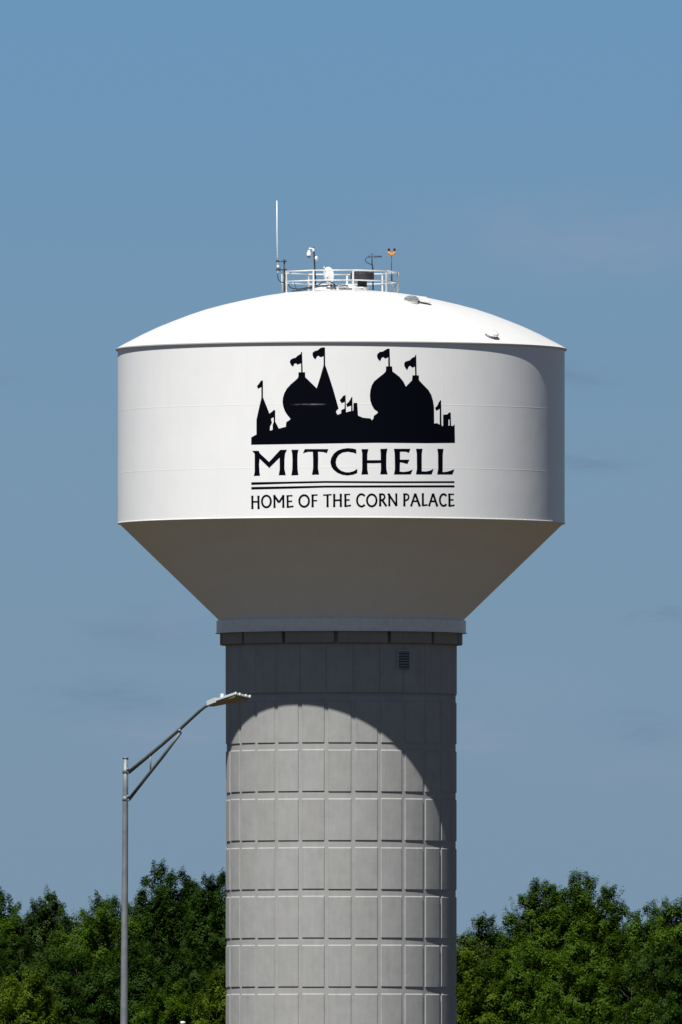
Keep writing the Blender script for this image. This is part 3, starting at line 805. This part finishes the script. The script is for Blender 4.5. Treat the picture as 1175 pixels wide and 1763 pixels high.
def make_tree(name, label, cat, group, d, trunk_px, peaks, kind, seed, leaf=0.125, dens=1.0, wisp=1.0, zlow=1.2):
    """peaks: (px, py, half width px) of each limb's leafy column"""
    rng = np.random.default_rng(seed)
    sc = d / FPX
    tx = (trunk_px - 587.5) * sc; ty = d - DIST
    root = empty(name, (tx, ty, 0), label, cat, group)
    cols = []
    for i, (px, py, hw) in enumerate(peaks):
        x = (px - 587.5) * sc - tx; z = CAM_Z + (HOR - py) * sc; r = hw * sc
        cols.append((x, rng.uniform(-1, 1) * 0.8, z, r, True))
        # limbs in front and behind, lower than this one, so that the crown is round
        for s in (-1, 1):
            cols.append((x + rng.uniform(-.7, .7) * r, s * r * rng.uniform(1.0, 1.5), z - rng.uniform(.7, 2.0), r * rng.uniform(.8, 1.05), s < 0))
    cen, rad, nb = [], [], []
    limbs = bmesh.new()
    zf = min(2.5, 0.25 * max(c[2] for c in cols))
    tube(limbs, [(0, 0, -.2), (.05, 0, zf * .5), (0, .03, zf), (0.1, 0, zf * 1.8)], [.26, .20, .17, .10], 10)
    for (x, y, zt, r, vis) in cols:
        hgt = zt - zlow
        # leafy masses hung round the column, each a ball of clumps; dark gaps stay between them
        nm_ = int(dens * 0.75 * (2 * math.pi * r * hgt) / 1.5) + 6
        t = 1 - rng.power(1.15, nm_); t[:2] = (0.01, 0.06)
        dz = t * hgt
        prof = r * np.clip((dz + .10) / (1.25 * r), 0, 1) ** 0.62 * (1 + 0.30 * t)
        ang = rng.uniform(0, 2 * math.pi, nm_)
        rr_ = prof * rng.uniform(.35, 1.0, nm_) ** .7
        sway = 0.12 * (hgt - dz) / hgt * r
        mc = np.stack([x + rr_ * np.cos(ang) + sway, y + rr_ * np.sin(ang), zt - dz - .45], 1)
        mr = rng.uniform(.55, 1.15, nm_) * np.clip(.32 + dz * .35, .32, 1) * (0.85 if r < .8 else 1)
        nc = (mr ** 2 * 34).astype(int) + 4
        ii = np.repeat(np.arange(nm_), nc)
        v = rng.normal(size=(len(ii), 3)); v[:, 2] = v[:, 2] * 1.0 + .45; v /= np.linalg.norm(v, axis=1)[:, None]
        cen.append(mc[ii] + v * (mr[ii] * rng.uniform(.65, 1.12, len(ii)))[:, None] * np.array([1, 1, .85]))
        rad.append(rng.uniform(.16, .30, len(ii)))
        nb.append(v)
        # wisps: leafy shoots that stick out of the top and flanks
        nw = int((9 + 7 * r) * wisp)
        for _ in range(nw):
            tt = rng.uniform(0, 1) ** 2.4; a = rng.uniform(0, 2 * math.pi)
            dzz = tt * hgt * .6
            pr = r * min(1, (dzz + .1) / (1.25 * r)) ** .62
            b0 = np.array([x + pr * .8 * math.cos(a), y + pr * .8 * math.sin(a), zt - dzz - .35])
            dirv = np.array([.55 * math.cos(a) + .22, .55 * math.sin(a), rng.uniform(.7, 1.3)]); dirv /= np.linalg.norm(dirv)
            ln = rng.uniform(.35, 1.0) * (1.0 if tt > .05 else .7)
            k = 8
            for q in range(k):
                cen.append((b0 + dirv * ln * q / (k - 1))[None]); rad.append(np.array([.27 - .15 * q / (k - 1)])); nb.append(np.array([[0, 0, 1.0]]))
        # limb
        p0 = Vector((0, 0, zf)); p3 = Vector((x, y, zt - .5))
        mid = Vector((x * .8, y * .8, zf + (zt - zf) * .45))
        pts = []
        for q in range(9):
            u = q / 8; pts.append(p0 * (1 - u) ** 2 + mid * 2 * u * (1 - u) + p3 * u * u + Vector((rng.uniform(-.08, .08), rng.uniform(-.08, .08), 0)) * (1 if 0 < q < 8 else 0))
        tube(limbs, pts, [.13 * (1 - q / 8) + .012 for q in range(9)], 6)
        for q in range(7):
            u = rng.uniform(.35, .95); b = pts[int(u * 8)]; a = rng.uniform(0, 6.28); l = r * rng.uniform(.6, .95)
            tube(limbs, [b, b + Vector((math.cos(a) * l * .5, math.sin(a) * l * .5, l * .35)), b + Vector((math.cos(a) * l, math.sin(a) * l, l * .8))], [.035, .022, .008], 5)
    cen = np.concatenate(cen); rad = np.concatenate(rad)
    nb = np.concatenate(nb); keep = cen[:, 2] > .3; cen = cen[keep]; rad = rad[keep]; nb = nb[keep]
    nl = np.maximum((rad ** 2 * 400 * (0.135 / leaf) ** 2).astype(int), 6)
    idx = np.repeat(np.arange(len(cen)), nl); N = len(idx)
    u = rng.normal(size=(N, 3)); u /= np.linalg.norm(u, axis=1)[:, None]
    rr2 = rng.uniform(.25, 1, N) ** .6
    dv = u * np.array([1, 1, 1.15])
    pos = cen[idx] + dv * (rad[idx] * rr2)[:, None]
    nrm = u * .25 + nb[idx] * 1.0 + np.array([0, 0, .15]) + rng.normal(size=(N, 3)) * .25
    nrm /= np.linalg.norm(nrm, axis=1)[:, None]
    axr = rng.normal(size=(N, 3)); a = np.cross(nrm, axr); a /= np.linalg.norm(a, axis=1)[:, None]; b = np.cross(nrm, a)
    ll = leaf * rng.uniform(.65, 1.25, N)[:, None]; wd = ll * rng.uniform(.45, .7, N)[:, None]
    tips = np.stack([pos - a * ll * .55, pos + b * wd * .5 + nrm * ll * .06, pos + a * ll * .55, pos - b * wd * .5 + nrm * ll * .06], 1).reshape(-1, 3)
    me = bpy.data.meshes.new('crown')
    me.vertices.add(N * 4); me.vertices.foreach_set('co', tips.astype(np.float32).ravel())
    me.loops.add(N * 4); me.loops.foreach_set('vertex_index', np.arange(N * 4, dtype=np.int32))
    me.polygons.add(N); me.polygons.foreach_set('loop_start', np.arange(0, N * 4, 4, dtype=np.int32))
    me.update(calc_edges=True); me.validate()
    me.materials.append(LEAF[kind])
    co = bpy.data.objects.new('crown', me); COL.objects.link(co); co.parent = root
    me2 = bpy.data.meshes.new('trunk'); limbs.to_mesh(me2); limbs.free(); me2.materials.append(M_bark)
    to = bpy.data.objects.new('trunk', me2); COL.objects.link(to); to.parent = root
    return N

GL, GR = 'trees beyond the tower', 'trees beyond the tower'
TREES = [
 # left of the pedestal
 ('leafy_tree', 'wispy green tree cut off by the left edge of the picture', 'tree', 1072, -8, [(-30, 1535, 34), (6, 1530, 22), (24, 1552, 15)], 'mid', 11, dict(wisp=1.3)),
 ('leafy_tree', 'narrow wispy pale green tree, second from the left edge', 'tree', 1070, 72, [(66, 1548, 16), (84, 1530, 16), (45, 1572, 18), (96, 1552, 8)], 'blue', 12, dict(wisp=1.4)),
 ('leafy_tree', 'dense dome crowned dark green tree between left wispy tree and lamp pole', 'tree', 1064, 160, [(145, 1556, 30), (176, 1541, 28), (120, 1572, 22), (205, 1546, 24)], 'mid', 13, dict(wisp=.8)),
 ('leafy_tree', 'tallest ragged tree left of the pedestal, right beside the lamp pole', 'tree', 1074, 290, [(272, 1484, 16), (292, 1500, 26), (318, 1500, 24), (250, 1530, 22), (335, 1510, 18), (232, 1552, 22)], 'dark', 14, dict(wisp=1.2)),
 ('leafy_tree', 'dark tree rising against the left flank of the concrete pedestal', 'tree', 1068, 375, [(356, 1508, 20), (378, 1500, 18), (405, 1508, 28), (342, 1530, 16)], 'dark', 15, dict(wisp=1.0)),
 ('leafy_tree', 'shadowy dark tree filling the gap below the tallest left tree', 'tree', 1062, 250, [(240, 1612, 36), (280, 1630, 36), (215, 1600, 26), (322, 1640, 30)], 'dark', 16, dict(wisp=.6)),
 ('leafy_tree', 'deep green low tree under the dome crowned one', 'tree', 1058, 130, [(130, 1640, 36), (80, 1622, 28), (172, 1650, 28), (30, 1612, 34), (-12, 1600, 30)], 'dark', 17, dict(wisp=.6)),
 ('bushy_shrub', 'pale yellow green shrub in the bottom left corner', 'shrub', 1048, 30, [(20, 1680, 30), (52, 1668, 26), (75, 1700, 20), (-10, 1700, 24)], 'yel', 18, dict(wisp=1.0, leaf=.12)),
 ('bushy_shrub', 'rounded green shrub right of the lamp pole above the white post', 'shrub', 1046, 290, [(270, 1712, 26), (300, 1688, 22), (246, 1735, 20)], 'mid', 19, dict(wisp=.8, leaf=.12)),
 ('bushy_shrub', 'bright green shrub against the left foot of the pedestal', 'shrub', 1044, 372, [(375, 1680, 20), (350, 1712, 16), (398, 1668, 18)], 'yel', 20, dict(wisp=.8, leaf=.12)),
 # right of the pedestal
 ('leafy_tree', 'small yellow green tree touching the right flank of the pedestal', 'tree', 1056, 792, [(788, 1608, 22), (806, 1622, 14), (762, 1606, 24)], 'yel', 21, dict(wisp=.9)),
 ('leafy_tree', 'slim tufted tree between yellow green tree and the big airy one', 'tree', 1070, 836, [(824, 1578, 13), (842, 1578, 13), (832, 1600, 22), (856, 1612, 12)], 'blue', 22, dict(wisp=1.3)),
 ('leafy_tree', 'big airy crowned tree, tallest on the right of the pedestal', 'tree', 1068, 970, [(990, 1502, 16), (925, 1518, 15), (945, 1514, 12), (1018, 1512, 14), (965, 1530, 26), (905, 1544, 20), (880, 1572, 18), (1048, 1526, 12), (1000, 1545, 30), (1062, 1548, 14)], 'mid', 23, dict(wisp=1.5, dens=.85)),
 ('leafy_tree', 'green tree with small pointed tips between airy tree and right edge', 'tree', 1074, 1105, [(1090, 1568, 12), (1116, 1552, 10), (1098, 1590, 22), (1132, 1560, 16)], 'mid', 24, dict(wisp=1.1)),
 ('leafy_tree', 'rounded dense tree cut off by the right edge of the picture', 'tree', 1062, 1175, [(1155, 1550, 20), (1180, 1538, 26), (1140, 1570, 16), (1215, 1545, 34)], 'mid', 25, dict(wisp=.8)),
 ('leafy_tree', 'dark green tree under the slim tufted tree', 'tree', 1058, 880, [(870, 1635, 30), (905, 1618, 30), (845, 1660, 22), (940, 1628, 30)], 'mid', 26, dict(wisp=.7)),
 ('leafy_tree', 'broad green tree below the big airy crown', 'tree', 1056, 1010, [(985, 1612, 34), (1025, 1620, 34), (1060, 1610, 28), (955, 1650, 26)], 'mid', 27, dict(wisp=.7)),
 ('leafy_tree', 'broad leafy tree below the one cut by the right edge', 'tree', 1054, 1120, [(1105, 1628, 32), (1145, 1622, 32), (1180, 1630, 30), (1085, 1660, 24)], 'dark', 28, dict(wisp=.7)),
 ('bushy_shrub', 'yellow green shrub beside the right foot of the pedestal', 'shrub', 1046, 820, [(812, 1690, 22), (838, 1700, 16), (796, 1706, 14), (785, 1716, 18)], 'yel', 29, dict(wisp=1.0, leaf=.12)),
 ('bushy_shrub', 'fresh green shrub at the bottom below the broad right hand trees', 'shrub', 1044, 1085, [(1080, 1722, 26), (1110, 1712, 24), (1050, 1735, 20)], 'mid', 30, dict(wisp=.8, leaf=.12)),
]
tot = 0
for nm, lb, ct, d, tpx, pk, kd, sd_, kw in TREES:
    tot += make_tree(nm, lb, ct, GL if ct == 'tree' else 'shrubs in front of the trees', d, tpx, pk, kd, sd_, **kw)
print('leaves', tot)
